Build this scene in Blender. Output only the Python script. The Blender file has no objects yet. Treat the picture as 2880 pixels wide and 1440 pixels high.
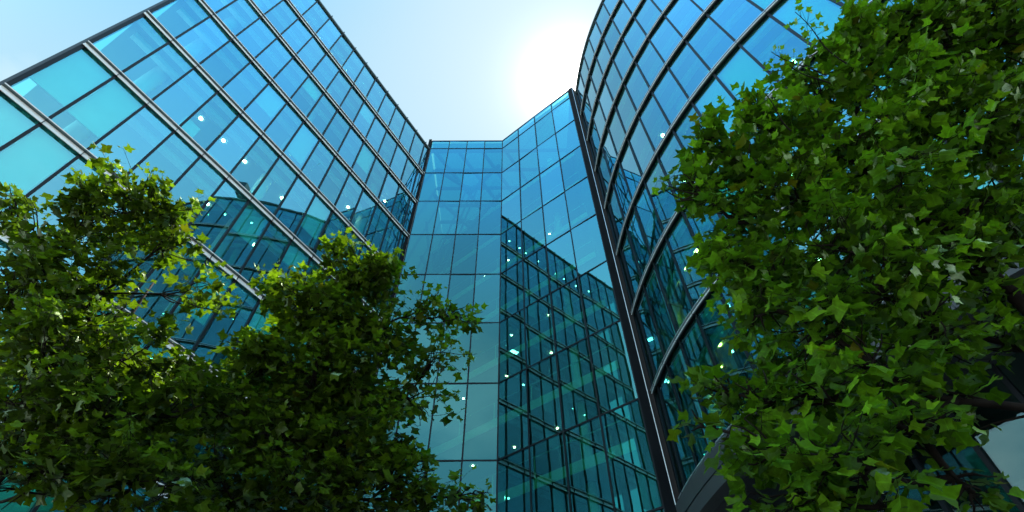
import bpy, math, random
import numpy as np
from mathutils import Vector, Matrix

random.seed(7)
RNG = np.random.default_rng(11)
SC = bpy.context.scene
COL = SC.collection
CAM_H = 1.6
EYE = np.array([0.0, 0.0, CAM_H])
R_ = math.radians

# ----------------------------------------------------------------- camera
FPX, PITCH, ROLL = 1444.87, 0.876933, 0.010922
cF = np.array([0, math.cos(PITCH), math.sin(PITCH)])
cU0 = np.array([0, -math.sin(PITCH), math.cos(PITCH)])
cR0 = np.array([1.0, 0, 0])
cR = cR0 * math.cos(ROLL) - cU0 * math.sin(ROLL)
cU = cR0 * math.sin(ROLL) + cU0 * math.cos(ROLL)
cam_d = bpy.data.cameras.new("camera")
cam_d.sensor_width = 36.0
cam_d.lens = 36.0 * FPX / 2880.0
cam_d.clip_start = 0.05
cam_d.clip_end = 5000
cam = bpy.data.objects.new("camera", cam_d)
COL.objects.link(cam)
m = Matrix.Identity(4)
for i in range(3):
    m[i][0], m[i][1], m[i][2], m[i][3] = cR[i], cU[i], -cF[i], EYE[i]
cam.matrix_world = m
SC.camera = cam


def to_px(P):
    d = np.asarray(P, float) - EYE
    z = d @ cF
    if z < 0.1:
        return None
    return 1440 + FPX * (d @ cR) / z, 720 - FPX * (d @ cU) / z


def along(px, py, depth):
    """world point at a given distance along the viewing axis, for planning where a crown lobe grows (2576-wide measures)"""
    s = 2880 / 2576.0
    u, v = px * s - 1440, 720 - py * s
    return EYE + (cF + cR * u / FPX + cU * v / FPX) * depth


# ----------------------------------------------------------------- helpers
def tag(o, label=None, cat=None, kind=None, group=None):
    if label: o["label"] = label
    if cat: o["category"] = cat
    if kind: o["kind"] = kind
    if group: o["group"] = group
    return o


def empty(name, loc):
    o = bpy.data.objects.new(name, None)
    o.empty_display_size = 0.5
    COL.objects.link(o)
    o.location = loc
    return o


class MB:
    """collects faces of ONE part"""

    def __init__(self):
        self.v, self.f, self.m = [], [], []

    def quad(self, a, b, c, d, mi=0):
        n = len(self.v)
        self.v += [tuple(a), tuple(b), tuple(c), tuple(d)]
        self.f.append((n, n + 1, n + 2, n + 3))
        self.m.append(mi)

    def hexa(self, p, mi=0, front=None):
        """p: 8 points, 0-3 the front ring, 4-7 the back ring behind them"""
        n = len(self.v)
        self.v += [tuple(x) for x in p]
        for k, fc in enumerate(((0, 1, 2, 3), (7, 6, 5, 4), (0, 4, 5, 1), (1, 5, 6, 2), (2, 6, 7, 3), (3, 7, 4, 0))):
            self.f.append(tuple(n + i for i in fc))
            self.m.append(front if (front is not None and k == 0) else mi)

    def bar(self, a, b, w, h, up=(0, 0, 1)):
        a, b = Vector(a), Vector(b)
        d = (b - a).normalized()
        s = d.cross(Vector(up))
        if s.length < 1e-4:
            s = d.cross(Vector((0, 1, 0)))
        s.normalize()
        u = s.cross(d).normalized()
        s, u = s * w / 2, u * h / 2
        self.hexa([a - s - u, a + s - u, a + s + u, a - s + u, b - s - u, b + s - u, b + s + u, b - s + u])

    def prism(self, poly, z0, z1, mi=0):
        f0 = len(self.m)
        n = len(self.v)
        k = len(poly)
        self.v += [(x, y, z0) for x, y in poly] + [(x, y, z1) for x, y in poly]
        self.f.append(tuple(n + i for i in reversed(range(k)))); self.m.append(0)
        self.f.append(tuple(n + k + i for i in range(k))); self.m.append(0)
        for i in range(k):
            j = (i + 1) % k
            self.f.append((n + i, n + j, n + k + j, n + k + i)); self.m.append(0)
        self.m[f0:] = [mi] * (len(self.m) - f0)

    def cyl(self, x, y, z0, z1, r, seg=20):
        self.prism([(x + r * math.cos(2 * math.pi * i / seg), y + r * math.sin(2 * math.pi * i / seg)) for i in range(seg)], z0, z1)

    def tube(self, pts, rad, seg=8):
        pts = [Vector(p) for p in pts]
        n0 = len(self.v)
        ref = Vector((0.31, 0.87, 0.12))
        for i, p in enumerate(pts):
            t = (pts[min(i + 1, len(pts) - 1)] - pts[max(i - 1, 0)]).normalized()
            a = t.cross(ref).normalized()
            b = t.cross(a)
            for k in range(seg):
                an = 2 * math.pi * k / seg
                self.v.append(tuple(p + (a * math.cos(an) + b * math.sin(an)) * rad[i]))
        for i in range(len(pts) - 1):
            for k in range(seg):
                k2 = (k + 1) % seg
                self.f.append((n0 + i * seg + k, n0 + i * seg + k2, n0 + (i + 1) * seg + k2, n0 + (i + 1) * seg + k))
                self.m.append(0)
        self.f.append(tuple(n0 + (len(pts) - 1) * seg + k for k in range(seg))); self.m.append(0)

    def build(self, name, mats, parent=None, smooth=False):
        me = bpy.data.meshes.new(name)
        me.from_pydata(self.v, [], self.f)
        for mt in (mats if isinstance(mats, (list, tuple)) else [mats]):
            me.materials.append(mt)
        if any(self.m):
            me.polygons.foreach_set("material_index", self.m)
        if smooth:
            me.polygons.foreach_set("use_smooth", [True] * len(me.polygons))
        me.update()
        o = bpy.data.objects.new(name, me)
        COL.objects.link(o)
        if parent is not None:
            o.parent = parent
            o.matrix_parent_inverse = Matrix.Translation(-Vector(parent.location))
        return o


# ----------------------------------------------------------------- materials
def newmat(name):
    mt = bpy.data.materials.new(name)
    mt.use_nodes = True
    nt = mt.node_tree
    nt.nodes.clear()
    out = nt.nodes.new("ShaderNodeOutputMaterial")
    return mt, nt, out


def N(nt, typ, **kw):
    n = nt.nodes.new(typ)
    for k, v in kw.items():
        if k in n.inputs.keys() if isinstance(k, str) else False:
            n.inputs[k].default_value = v
        else:
            setattr(n, k, v)
    return n


def rgba(c):
    return (c[0], c[1], c[2], 1.0)


def plain(name, col, rough=0.5, metal=0.0, var=0.12, scale=3.0, bump=0.0, spec=0.5):
    mt, nt, out = newmat(name)
    b = nt.nodes.new("ShaderNodeBsdfPrincipled")
    b.inputs["Roughness"].default_value = rough
    b.inputs["Metallic"].default_value = metal
    b.inputs["Specular IOR Level"].default_value = spec
    tc = nt.nodes.new("ShaderNodeTexCoord")
    nz = nt.nodes.new("ShaderNodeTexNoise")
    nz.inputs["Scale"].default_value = scale
    nz.inputs["Detail"].default_value = 6
    nt.links.new(tc.outputs["Object"], nz.inputs["Vector"])
    mr = nt.nodes.new("ShaderNodeMapRange")
    mr.inputs["From Min"].default_value = 0.3
    mr.inputs["From Max"].default_value = 0.7
    mr.inputs["To Min"].default_value = 1 - var
    mr.inputs["To Max"].default_value = 1 + var
    nt.links.new(nz.outputs["Fac"], mr.inputs["Value"])
    mx = nt.nodes.new("ShaderNodeVectorMath"); mx.operation = "SCALE"
    mx.inputs[0].default_value = col
    nt.links.new(mr.outputs["Result"], mx.inputs["Scale"])
    nt.links.new(mx.outputs["Vector"], b.inputs["Base Color"])
    if bump:
        bp = nt.nodes.new("ShaderNodeBump")
        bp.inputs["Strength"].default_value = bump
        nt.links.new(nz.outputs["Fac"], bp.inputs["Height"])
        nt.links.new(bp.outputs["Normal"], b.inputs["Normal"])
    nt.links.new(b.outputs["BSDF"], out.inputs["Surface"])
    return mt


def glass(name, trans, refl, r0, wav=0.0015):
    """coated glazing: mirror coat over tinted transparent glass"""
    mt, nt, out = newmat(name)
    tr = nt.nodes.new("ShaderNodeBsdfTransparent"); tr.inputs["Color"].default_value = rgba(trans)
    gl = nt.nodes.new("ShaderNodeBsdfGlossy"); gl.inputs["Color"].default_value = rgba(refl)
    gl.inputs["Roughness"].default_value = 0.0
    lw = nt.nodes.new("ShaderNodeLayerWeight"); lw.inputs["Blend"].default_value = 0.5
    pw = nt.nodes.new("ShaderNodeMath"); pw.operation = "POWER"; pw.inputs[1].default_value = 2.6
    nt.links.new(lw.outputs["Facing"], pw.inputs[0])
    mr = nt.nodes.new("ShaderNodeMapRange")
    mr.inputs["To Min"].default_value = r0
    mr.inputs["To Max"].default_value = 0.95
    nt.links.new(pw.outputs[0], mr.inputs["Value"])
    # very slight roller-wave of toughened glass
    tc = nt.nodes.new("ShaderNodeTexCoord")
    nz = nt.nodes.new("ShaderNodeTexNoise"); nz.inputs["Scale"].default_value = 0.9; nz.inputs["Detail"].default_value = 1
    nt.links.new(tc.outputs["Object"], nz.inputs["Vector"])
    bp = nt.nodes.new("ShaderNodeBump"); bp.inputs["Strength"].default_value = 1.0; bp.inputs["Distance"].default_value = wav
    nt.links.new(nz.outputs["Fac"], bp.inputs["Height"])
    nt.links.new(bp.outputs["Normal"], gl.inputs["Normal"])
    # each pane comes from its own batch: tint and coating differ a little; the mirror turns neutral at grazing angles
    oi = nt.nodes.new("ShaderNodeObjectInfo")
    vr = nt.nodes.new("ShaderNodeMapRange"); vr.inputs["To Min"].default_value = 0.82; vr.inputs["To Max"].default_value = 1.12
    nt.links.new(oi.outputs["Random"], vr.inputs["Value"])
    gz = nt.nodes.new("ShaderNodeMix"); gz.data_type = "RGBA"
    gz.inputs[6].default_value = rgba(refl); gz.inputs[7].default_value = (0.85, 0.96, 1.0, 1)
    nt.links.new(pw.outputs[0], gz.inputs[0])
    vs_ = nt.nodes.new("ShaderNodeVectorMath"); vs_.operation = "SCALE"
    nt.links.new(gz.outputs[2], vs_.inputs[0]); nt.links.new(vr.outputs[0], vs_.inputs["Scale"])
    nt.links.new(vs_.outputs[0], gl.inputs["Color"])
    vt = nt.nodes.new("ShaderNodeMapRange"); vt.inputs["From Min"].default_value = 1.0; vt.inputs["From Max"].default_value = 0.0
    vt.inputs["To Min"].default_value = 0.8; vt.inputs["To Max"].default_value = 1.1
    nt.links.new(oi.outputs["Random"], vt.inputs["Value"])
    ts = nt.nodes.new("ShaderNodeVectorMath"); ts.operation = "SCALE"; ts.inputs[0].default_value = trans
    nt.links.new(vt.outputs[0], ts.inputs["Scale"]); nt.links.new(ts.outputs[0], tr.inputs["Color"])
    mx = nt.nodes.new("ShaderNodeMixShader")
    nt.links.new(mr.outputs["Result"], mx.inputs["Fac"])
    nt.links.new(tr.outputs[0], mx.inputs[1])
    nt.links.new(gl.outputs[0], mx.inputs[2])
    nt.links.new(mx.outputs[0], out.inputs["Surface"])
    return mt


def lamp_mat(name, col, s):
    mt, nt, out = newmat(name)
    e = nt.nodes.new("ShaderNodeEmission")
    e.inputs["Color"].default_value = rgba(col)
    e.inputs["Strength"].default_value = s
    nt.links.new(e.outputs[0], out.inputs["Surface"])
    return mt


def leaf_mat(name, dcol, tcol, yellow=0.03):
    mt, nt, out = newmat(name)
    at = nt.nodes.new("ShaderNodeAttribute"); at.attribute_name = "leaf_tone"
    sep = nt.nodes.new("ShaderNodeSeparateColor")
    nt.links.new(at.outputs["Color"], sep.inputs[0])
    uv = nt.nodes.new("ShaderNodeUVMap")
    # pale midrib and side veins, mottled blade
    su = nt.nodes.new("ShaderNodeSeparateXYZ"); nt.links.new(uv.outputs[0], su.inputs[0])
    mrb = nt.nodes.new("ShaderNodeMapRange"); mrb.inputs["From Min"].default_value = 0.0; mrb.inputs["From Max"].default_value = 0.05
    mrb.inputs["To Min"].default_value = 1.55; mrb.inputs["To Max"].default_value = 1.0
    nt.links.new(su.outputs[0], mrb.inputs["Value"])
    tcl = nt.nodes.new("ShaderNodeTexCoord")
    nzl = nt.nodes.new("ShaderNodeTexNoise"); nzl.inputs["Scale"].default_value = 26.0; nzl.inputs["Detail"].default_value = 4
    nt.links.new(tcl.outputs["Object"], nzl.inputs["Vector"])
    mrn = nt.nodes.new("ShaderNodeMapRange"); mrn.inputs["From Min"].default_value = 0.3; mrn.inputs["From Max"].default_value = 0.7
    mrn.inputs["To Min"].default_value = 0.68; mrn.inputs["To Max"].default_value = 1.32
    nt.links.new(nzl.outputs["Fac"], mrn.inputs["Value"])
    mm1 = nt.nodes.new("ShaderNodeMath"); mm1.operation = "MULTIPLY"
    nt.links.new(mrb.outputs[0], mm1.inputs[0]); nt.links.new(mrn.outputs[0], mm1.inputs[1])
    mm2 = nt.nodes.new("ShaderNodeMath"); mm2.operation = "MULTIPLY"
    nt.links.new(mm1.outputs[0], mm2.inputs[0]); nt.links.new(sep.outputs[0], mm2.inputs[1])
    # tone: R brightness, G shift to yellow, B position across the midrib
    def toned(c):
        sc = nt.nodes.new("ShaderNodeVectorMath"); sc.operation = "SCALE"
        sc.inputs[0].default_value = c
        nt.links.new(mm2.outputs[0], sc.inputs["Scale"])
        mx = nt.nodes.new("ShaderNodeMix"); mx.data_type = "RGBA"
        mx.inputs[7].default_value = rgba((c[1] * 0.95, c[1] * 0.9, c[2] * 1.2))
        nt.links.new(sep.outputs[1], mx.inputs[0])
        nt.links.new(sc.outputs["Vector"], mx.inputs[6])
        return mx.outputs[2]
    wv = nt.nodes.new("ShaderNodeTexWave"); wv.wave_type = "BANDS"; wv.bands_direction = "DIAGONAL"
    wv.inputs["Scale"].default_value = 3.0; wv.inputs["Distortion"].default_value = 0.5
    nt.links.new(uv.outputs[0], wv.inputs["Vector"])
    bp = nt.nodes.new("ShaderNodeBump"); bp.inputs["Strength"].default_value = 0.25; bp.inputs["Distance"].default_value = 0.004
    nt.links.new(wv.outputs["Fac"], bp.inputs["Height"])
    d = nt.nodes.new("ShaderNodeBsdfDiffuse"); nt.links.new(toned(dcol), d.inputs["Color"])
    t = nt.nodes.new("ShaderNodeBsdfTranslucent"); nt.links.new(toned(tcol), t.inputs["Color"])
    g = nt.nodes.new("ShaderNodeBsdfGlossy"); g.inputs["Roughness"].default_value = 0.38
    g.inputs["Color"].default_value = (0.7, 0.85, 0.55, 1)
    for s in (d, g):
        nt.links.new(bp.outputs["Normal"], s.inputs["Normal"])
    ad = nt.nodes.new("ShaderNodeAddShader")
    nt.links.new(d.outputs[0], ad.inputs[0]); nt.links.new(t.outputs[0], ad.inputs[1])
    fr = nt.nodes.new("ShaderNodeFresnel"); fr.inputs["IOR"].default_value = 1.38
    ms = nt.nodes.new("ShaderNodeMath"); ms.operation = "MULTIPLY"; ms.inputs[1].default_value = 0.2
    nt.links.new(fr.outputs[0], ms.inputs[0])
    mx = nt.nodes.new("ShaderNodeMixShader")
    nt.links.new(ms.outputs[0], mx.inputs[0]); nt.links.new(ad.outputs[0], mx.inputs[1]); nt.links.new(g.outputs[0], mx.inputs[2])
    nt.links.new(mx.outputs[0], out.inputs["Surface"])
    return mt


M = {
    "glass_left": glass("glass_left", (0.22, 0.80, 0.68), (0.30, 0.80, 1.0), 0.25),
    "glass_mid": glass("glass_mid", (0.13, 0.50, 0.32), (0.22, 0.80, 0.88), 0.17),
    "glass_right": glass("glass_right", (0.13, 0.66, 0.40), (0.26, 0.80, 1.0), 0.22),
    "glass_ground": glass("glass_ground", (0.30, 0.50, 0.42), (0.45, 0.70, 0.72), 0.12),
    "clear": None,
    "mullion": plain("dark_aluminium", (0.006, 0.010, 0.013), 0.5, 0.0, 0.15, 3.0, 0.0, 0.2),
    "column": plain("black_steel_cladding", (0.007, 0.008, 0.009), 0.8, 0.0, 0.25, 1.2, 0.0, 0.08),
    "silver": plain("silver_aluminium", (0.62, 0.64, 0.64), 0.34, 0.7, 0.06),
    "white_soffit": plain("white_painted_soffit", (0.9, 0.9, 0.86), 0.5, 0.0, 0.03),
    "fascia": plain("grey_green_fascia", (0.075, 0.105, 0.105), 0.5, 0.0, 0.15, 2.0, 0.0, 0.25),
    "bright_edge": plain("bright_trim", (0.86, 0.86, 0.84), 0.35, 0.0, 0.04),
    "ceiling": plain("office_ceiling", (0.24, 0.25, 0.25), 0.8, 0, 0.08, 0.6),
    "floor": plain("office_carpet", (0.07, 0.07, 0.07), 0.9, 0, 0.1, 2),
    "strip": plain("white_ceiling_strip", (0.9, 0.9, 0.9), 0.6, 0, 0.03),
    "wall": plain("office_wall", (0.16, 0.165, 0.165), 0.8, 0, 0.1, 0.5),
    "plaster": plain("white_plaster_column", (0.8, 0.8, 0.78), 0.6, 0, 0.05),
    "blind": plain("pale_roller_blind", (0.8, 0.8, 0.77), 0.8, 0, 0.05, 1.2),
    "steel": plain("dark_painted_steel", (0.05, 0.06, 0.065), 0.45, 0.3, 0.1),
    "slabedge": plain("white_slab_edge", (0.8, 0.8, 0.78), 0.55, 0, 0.05),
    "bark": plain("bark", (0.012, 0.0095, 0.0075), 0.9, 0, 0.45, 9.0, 0.6, 0.1),
    "roof": plain("roof_membrane", (0.11, 0.11, 0.11), 0.85, 0, 0.15),
    "stone": plain("grey_metal_hem", (0.055, 0.06, 0.058), 0.6, 0, 0.08, 1.0),
    "dark_base": plain("dark_granite", (0.035, 0.036, 0.038), 0.35, 0, 0.2, 6),
    "downlight": lamp_mat("lit_downlight", (1.0, 0.74, 0.52), 34.0),
    "panel": lamp_mat("lit_light_panel", (1.0, 0.82, 0.62), 40.0),
    "warm": lamp_mat("lit_warm_downlight", (1.0, 0.55, 0.10), 60.0),
}
for k in ("downlight", "panel", "warm"):
    M[k].cycles.emission_sampling = "NONE"
mt, nt, out = newmat("clear_glass")
_t = nt.nodes.new("ShaderNodeBsdfTransparent"); _t.inputs["Color"].default_value = (0.97, 0.985, 0.98, 1)
nt.links.new(_t.outputs[0], out.inputs["Surface"])
M["clear"] = mt
mt, nt, out = newmat("rooflight_glass")
_t = nt.nodes.new("ShaderNodeBsdfTransparent"); _t.inputs["Color"].default_value = (0.25, 0.45, 0.50, 1)
nt.links.new(_t.outputs[0], out.inputs["Surface"])
M["rooflight"] = mt


def ground_mat():
    """pale granite paving slabs"""
    mt, nt, out = newmat("paving")
    b = nt.nodes.new("ShaderNodeBsdfPrincipled"); b.inputs["Roughness"].default_value = 0.8
    tc = nt.nodes.new("ShaderNodeTexCoord")
    br = nt.nodes.new("ShaderNodeTexBrick")
    br.inputs["Scale"].default_value = 1.2
    br.inputs["Color1"].default_value = (0.30, 0.29, 0.28, 1)
    br.inputs["Color2"].default_value = (0.24, 0.235, 0.225, 1)
    br.inputs["Mortar"].default_value = (0.12, 0.12, 0.12, 1)
    br.inputs["Mortar Size"].default_value = 0.01
    nt.links.new(tc.outputs["Object"], br.inputs["Vector"])
    nt.links.new(br.outputs["Color"], b.inputs["Base Color"])
    nt.links.new(b.outputs[0], out.inputs["Surface"])
    return mt


# ----------------------------------------------------------------- ground
g = MB()
g.quad((-900, -900, 0), (900, -900, 0), (900, 900, 0), (-900, 900, 0))
tag(g.build("ground", ground_mat()), kind="structure")
M["dark_bed"] = plain("dark_bed_cover", (0.02, 0.017, 0.012), 0.95, 0, 0.4, 6.0, 0.5)  # unseen dark beds, added to cut the ground bounce under the trees
for poly in ([(-9.5, 2.6), (-4.0, 2.6), (0.2, 5.2), (0.2, 9.6), (-6.0, 9.6), (-9.5, 7.0)], [(1.2, 1.0), (7.5, -0.6), (8.2, 2.2), (4.9, 5.4), (1.2, 5.4)]):
    g = MB()
    g.prism(poly, -0.05, 0.06)
    tag(g.build("bounce_cut_bed", M["dark_bed"]), kind="structure")


def frame_weight(pts):
    """rough share of the picture a pane could take, to pick the panes that become parts"""
    q = [to_px(p) for p in pts]
    if any(x is None for x in q):
        return 0.0
    a = 0.0
    for i in range(4):
        x0, y0 = q[i]; x1, y1 = q[(i + 1) % 4]
        a += x0 * y1 - x1 * y0
    inside = 0
    p = [np.asarray(x) for x in pts]
    for s in (0.05, 0.35, 0.65, 0.95):
        for t in (0.05, 0.35, 0.65, 0.95):
            w = to_px((p[0] * (1 - s) + p[1] * s) * (1 - t) + (p[3] * (1 - s) + p[2] * s) * t)
            inside += (0 <= w[0] <= 2880) and (0 <= w[1] <= 1440)
    return abs(a) / 2 * inside / 16.0


def pane_mb(mb, a, b, z0, z1, n, th=0.03, jit=0.0065):
    """pane between plan points a and b, outward normal n; its front face is the coated one (material 1)"""
    n3 = np.array([n[0], n[1], 0.0])
    P = [np.array([a[0], a[1], z0]), np.array([b[0], b[1], z0]), np.array([b[0], b[1], z1]), np.array([a[0], a[1], z1])]
    t1, t2 = random.gauss(0, jit), random.gauss(0, jit)
    off = [-t1 - t2, t1 - t2, t1 + t2, -t1 + t2]
    fr = [p + n3 * o for p, o in zip(P, off)]
    bk = [p - n3 * th for p in P]
    mb.hexa(fr + bk, 0, front=1)
    return fr


def add_windows(root, panes, gmat, blinds):
    """panes: (key, a, b, z0, z1, normal); the 100 that show largest become parts, the rest one part"""
    rank = sorted(panes, key=lambda t: -frame_weight([(*t[1], t[3]), (*t[2], t[3]), (*t[2], t[4]), (*t[1], t[4])]))
    rest = MB()
    for i, (key, a, b, z0, z1, n) in enumerate(rank):
        if i < 100:
            mb = MB()
            pane_mb(mb, a, b, z0, z1, n)
            w = mb.build("window", [M["clear"], gmat], root)
            if key in blinds:
                drop = blinds[key]
                bl = MB()
                n3 = np.array([n[0], n[1], 0.0]) * -0.16
                e = (np.array(b) - np.array(a)) * 0.03
                q0, q1 = np.array(a) + e, np.array(b) - e
                zt, zb = z1 - 0.12, z1 - (z1 - z0) * drop
                bl.hexa([(q0[0] + n3[0], q0[1] + n3[1], zb), (q1[0] + n3[0], q1[1] + n3[1], zb), (q1[0] + n3[0], q1[1] + n3[1], zt), (q0[0] + n3[0], q0[1] + n3[1], zt)]
                        + [(q0[0] + n3[0] * 1.08, q0[1] + n3[1] * 1.08, zb), (q1[0] + n3[0] * 1.08, q1[1] + n3[1] * 1.08, zb), (q1[0] + n3[0] * 1.08, q1[1] + n3[1] * 1.08, zt), (q0[0] + n3[0] * 1.08, q0[1] + n3[1] * 1.08, zt)])
                bl.bar((q0[0] + n3[0] * 1.05, q0[1] + n3[1] * 1.05, zb - 0.03), (q1[0] + n3[0] * 1.05, q1[1] + n3[1] * 1.05, zb - 0.03), 0.04, 0.05)
                s = bl.build("blind", M["blind"], w)
                s.matrix_parent_inverse = Matrix.Identity(4)
                s.matrix_parent_inverse = w.matrix_world.inverted_safe() if False else s.matrix_parent_inverse
        else:
            pane_mb(rest, a, b, z0, z1, n)
    if rest.f:
        o = rest.build("windows", [M["clear"], gmat], root)
        o["kind"] = "stuff"


def fix_children(root):
    """world-space meshes: parts hang on a root that sits at the thing's base"""
    inv = Matrix.Translation(-Vector(root.location))
    for o in [c for c in bpy.data.objects if c.parent == root]:
        o.matrix_parent_inverse = inv
        for s in [c for c in bpy.data.objects if c.parent == o]:
            s.matrix_parent_inverse = Matrix.Identity(4)


# ================================================================= LEFT BUILDING
LP = np.array([-15.1142, 5.7585])
LAZ = 0.508222
LD = np.array([math.sin(LAZ), math.cos(LAZ)])
LN = np.array([math.cos(LAZ), -math.sin(LAZ)])     # outward, towards the courtyard
LEDGE = 0.15
LW = 1.2587 + 0.010
LZ0, LH = 39.1836 + CAM_H, 3.98525
LEN_L = 16.93 + 0.2
NB_L = 13
NS_L = 9


def lp(s, out=0.0):
    """plan point of the left facade: s along it, out measured from the GLASS plane"""
    return LP + LD * s + LN * (out - LEDGE)


def lz(k):
    return LZ0 - LH * k


def build_left():
    root = empty("office_building", (*lp(LEN_L / 2), 0.0))
    tag(root, "flat glass office block on the left with white ledges at each floor", "building")
    edges = [LW * i for i in range(NB_L + 1)] + [LEN_L]
    panes = []
    for k in range(NS_L):
        for i in range(len(edges) - 1):
            panes.append(((k, i), lp(edges[i] + 0.03), lp(edges[i + 1] - 0.03), lz(k + 1) + 0.10, lz(k) - 0.10, LN))
    blinds = {(5, 0): 0.72, (5, 1): 0.74, (6, 0): 0.95, (3, 4): 0.55, (4, 8): 0.7, (3, 6): 0.8, (7, 3): 0.95, (7, 4): 0.9, (7, 6): 0.6,
              (6, 6): 0.65, (7, 5): 0.9, (2, 9): 0.62, (1, 8): 0.4, (6, 8): 0.9, (5, 6): 0.5, (8, 3): 0.9, (8, 5): 0.8, (6, 1): 0.7, (2, 5): 0.35, (5, 8): 0.35}
    add_windows(root, panes, M["glass_left"], blinds)
    zb = lz(NS_L)
    for s in edges:
        mb = MB()
        w = 0.045 if 0 < s < LEN_L else 0.07
        a, b = lp(s - w, 0.05), lp(s + w, 0.05)
        c, d = lp(s + w, -0.10), lp(s - w, -0.10)
        mb.prism([a, b, c, d], zb, LZ0)
        mb.build("mullion", M["mullion"], root)
    for k in range(NS_L + 1):
        z = lz(k)
        if k == 0:
            mb = MB()
            mb.prism([lp(-0.08, 0.12), lp(LEN_L + 0.03, 0.12), lp(LEN_L + 0.03, -0.4), lp(-0.08, -0.4)], z - 0.09, z + 0.06)
            for q in edges[:-1]:                       # lifting brackets along the roof edge
                mb.prism([lp(q - 0.03, 0.16), lp(q + 0.03, 0.16), lp(q + 0.03, 0.0), lp(q - 0.03, 0.0)], z + 0.062, z + 0.17)
            mb.build("roof_coping", M["fascia"], root)
            continue
        # ledge: a bright nosing over a dark reveal and a white sill face that slopes outwards
        s0, s1 = -0.04, LEN_L + 0.02
        mb = MB()
        mb.prism([lp(s0, LEDGE - 0.012), lp(s1, LEDGE - 0.012), lp(s1, 0.052), lp(s0, 0.052)], z - 0.07, z - 0.03)
        for q in edges[1:-1]:
            mb.prism([lp(q - 0.008, LEDGE + 0.004), lp(q + 0.008, LEDGE + 0.004), lp(q + 0.008, 0.07), lp(q - 0.008, 0.07)], z - 0.30, z - 0.02, 1)
        ld = mb.build("ledge", [M["fascia"], M["mullion"]], root)
        mb = MB()
        A0, A1, B0, B1, C0, C1, D0, D1 = (lp(s0, .112), lp(s1, .112), lp(s0, .060), lp(s1, .060), lp(s0, .090), lp(s1, .090), lp(s0, .052), lp(s1, .052))
        mb.hexa([(*A0, z - 0.285), (*A1, z - 0.285), (*B1, z - 0.072), (*B0, z - 0.072), (*C0, z - 0.29), (*C1, z - 0.29), (*D1, z - 0.074), (*D0, z - 0.074)])
        mb.build("sill_face", M["white_soffit"], ld)
        mb = MB()
        mb.prism([lp(s0, LEDGE), lp(s1, LEDGE), lp(s1, LEDGE - 0.05), lp(s0, LEDGE - 0.05)], z - 0.028, z + 0.010)
        mb.build("nosing", M["bright_edge"], ld)
        # spandrel rail behind the ledge
        mb = MB()
        mb.prism([lp(s0, 0.04), lp(s1, 0.04), lp(s1, -0.08), lp(s0, -0.08)], z - 0.11, z + 0.11)
        mb.build("transom", M["mullion"], root)
    # white end trim at the right end
    mb = MB()
    mb.prism([lp(LEN_L + 0.02, 0.1), lp(LEN_L + 0.09, 0.1), lp(LEN_L + 0.09, -0.05), lp(LEN_L + 0.02, -0.05)], zb, LZ0)
    mb.build("corner_trim", M["bright_edge"], root)
    mb = MB()
    mb.prism([lp(-0.13, 0.06), lp(-0.05, 0.06), lp(-0.05, -1.2), lp(-0.13, -1.2)], zb, LZ0)
    mb.build("corner_trim", M["steel"], root)
    # floors, ceilings
    D = 9.0
    for k in range(NS_L + 1):
        z = lz(k)
        mb = MB()
        mb.prism([lp(0.0, -0.12), lp(LEN_L - .02, -0.12), lp(LEN_L - .02, -D), lp(0.0, -D)], z - 0.10, z + 0.09)
        sl = mb.build("floor_slab", M["ceiling"] if k else M["roof"], root)
        if k < NS_L:
            mb = MB()
            mb.prism([lp(0.05, -0.30), lp(LEN_L - .05, -0.30), lp(LEN_L - .05, -0.50), lp(0.05, -0.50)], z - 0.30, z - 0.102)
            s = 0.08
            while s < LEN_L - 0.3:                     # comb of cut-outs along its outer edge
                wd = random.choice((0.16, 0.16, 0.22))
                mb.prism([lp(s, -0.20), lp(s + wd, -0.20), lp(s + wd, -0.298), lp(s, -0.298)], z - 0.25, z - 0.104)
                s += wd + 0.17
            mb.build("ceiling_strip", M["strip"], sl)
            mb = MB()
            mb.prism([lp(0.3, -0.95), lp(LEN_L - .3, -0.95), lp(LEN_L - .3, -1.2), lp(0.3, -1.2)], z - 0.40, z - 0.102)
            mb.build("ceiling_strip", M["strip"], sl)
            mb = MB()
            mb.prism([lp(0.0, -0.13), lp(LEN_L - .02, -0.13), lp(LEN_L - .02, -D), lp(0.0, -D)], lz(k + 1) + 0.092, lz(k + 1) + 0.11)
            mb.build("floor_finish", M["floor"], root)
    mb = MB()
    mb.prism([lp(0.0, -D), lp(LEN_L, -D), lp(LEN_L, -D - 0.3), lp(0.0, -D - 0.3)], 0, LZ0)
    mb.build("back_wall", M["wall"], root)
    mb = MB()
    mb.prism([lp(LEN_L + .03, -0.15), lp(LEN_L + .12, -0.15), lp(LEN_L + .12, -D), lp(LEN_L + .03, -D)], 0, LZ0)
    mb.build("end_wall", M["wall"], root)
    mb = MB()
    mb.prism([lp(0.1, -0.3), lp(LEN_L, -0.3), lp(LEN_L, -0.6), lp(0.1, -0.6)], 0, zb - 0.12)
    mb.build("base_wall", M["dark_base"], root)
    # columns and lamps
    for s in (LW * 1.55, LW * 6.5, LW * 11.4):
        for k in range(NS_L):
            x, y = lp(s, -1.62)
            mb = MB()
            mb.cyl(x, y, lz(k + 1) + 0.112, lz(k) - 0.105, 0.33, 24)
            mb.build("column", M["plaster"], root, True)
    lights = []
    for i in range(1, 13): lights.append((0, i + 0.55, 1.7, 0))
    for k, i in [(5, 1.2), (4, 3.4), (4, 4.45), (4, 5.5), (4, 6.5), (4, 7.5), (5, 5.4), (3, 10.5), (3, 11.5), (4, 9.5), (4, 11.5), (2, 12.5), (5, 7.5),
                 (6, 11.4)]:
        lights.append((k, i, 1.85, 0))
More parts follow.
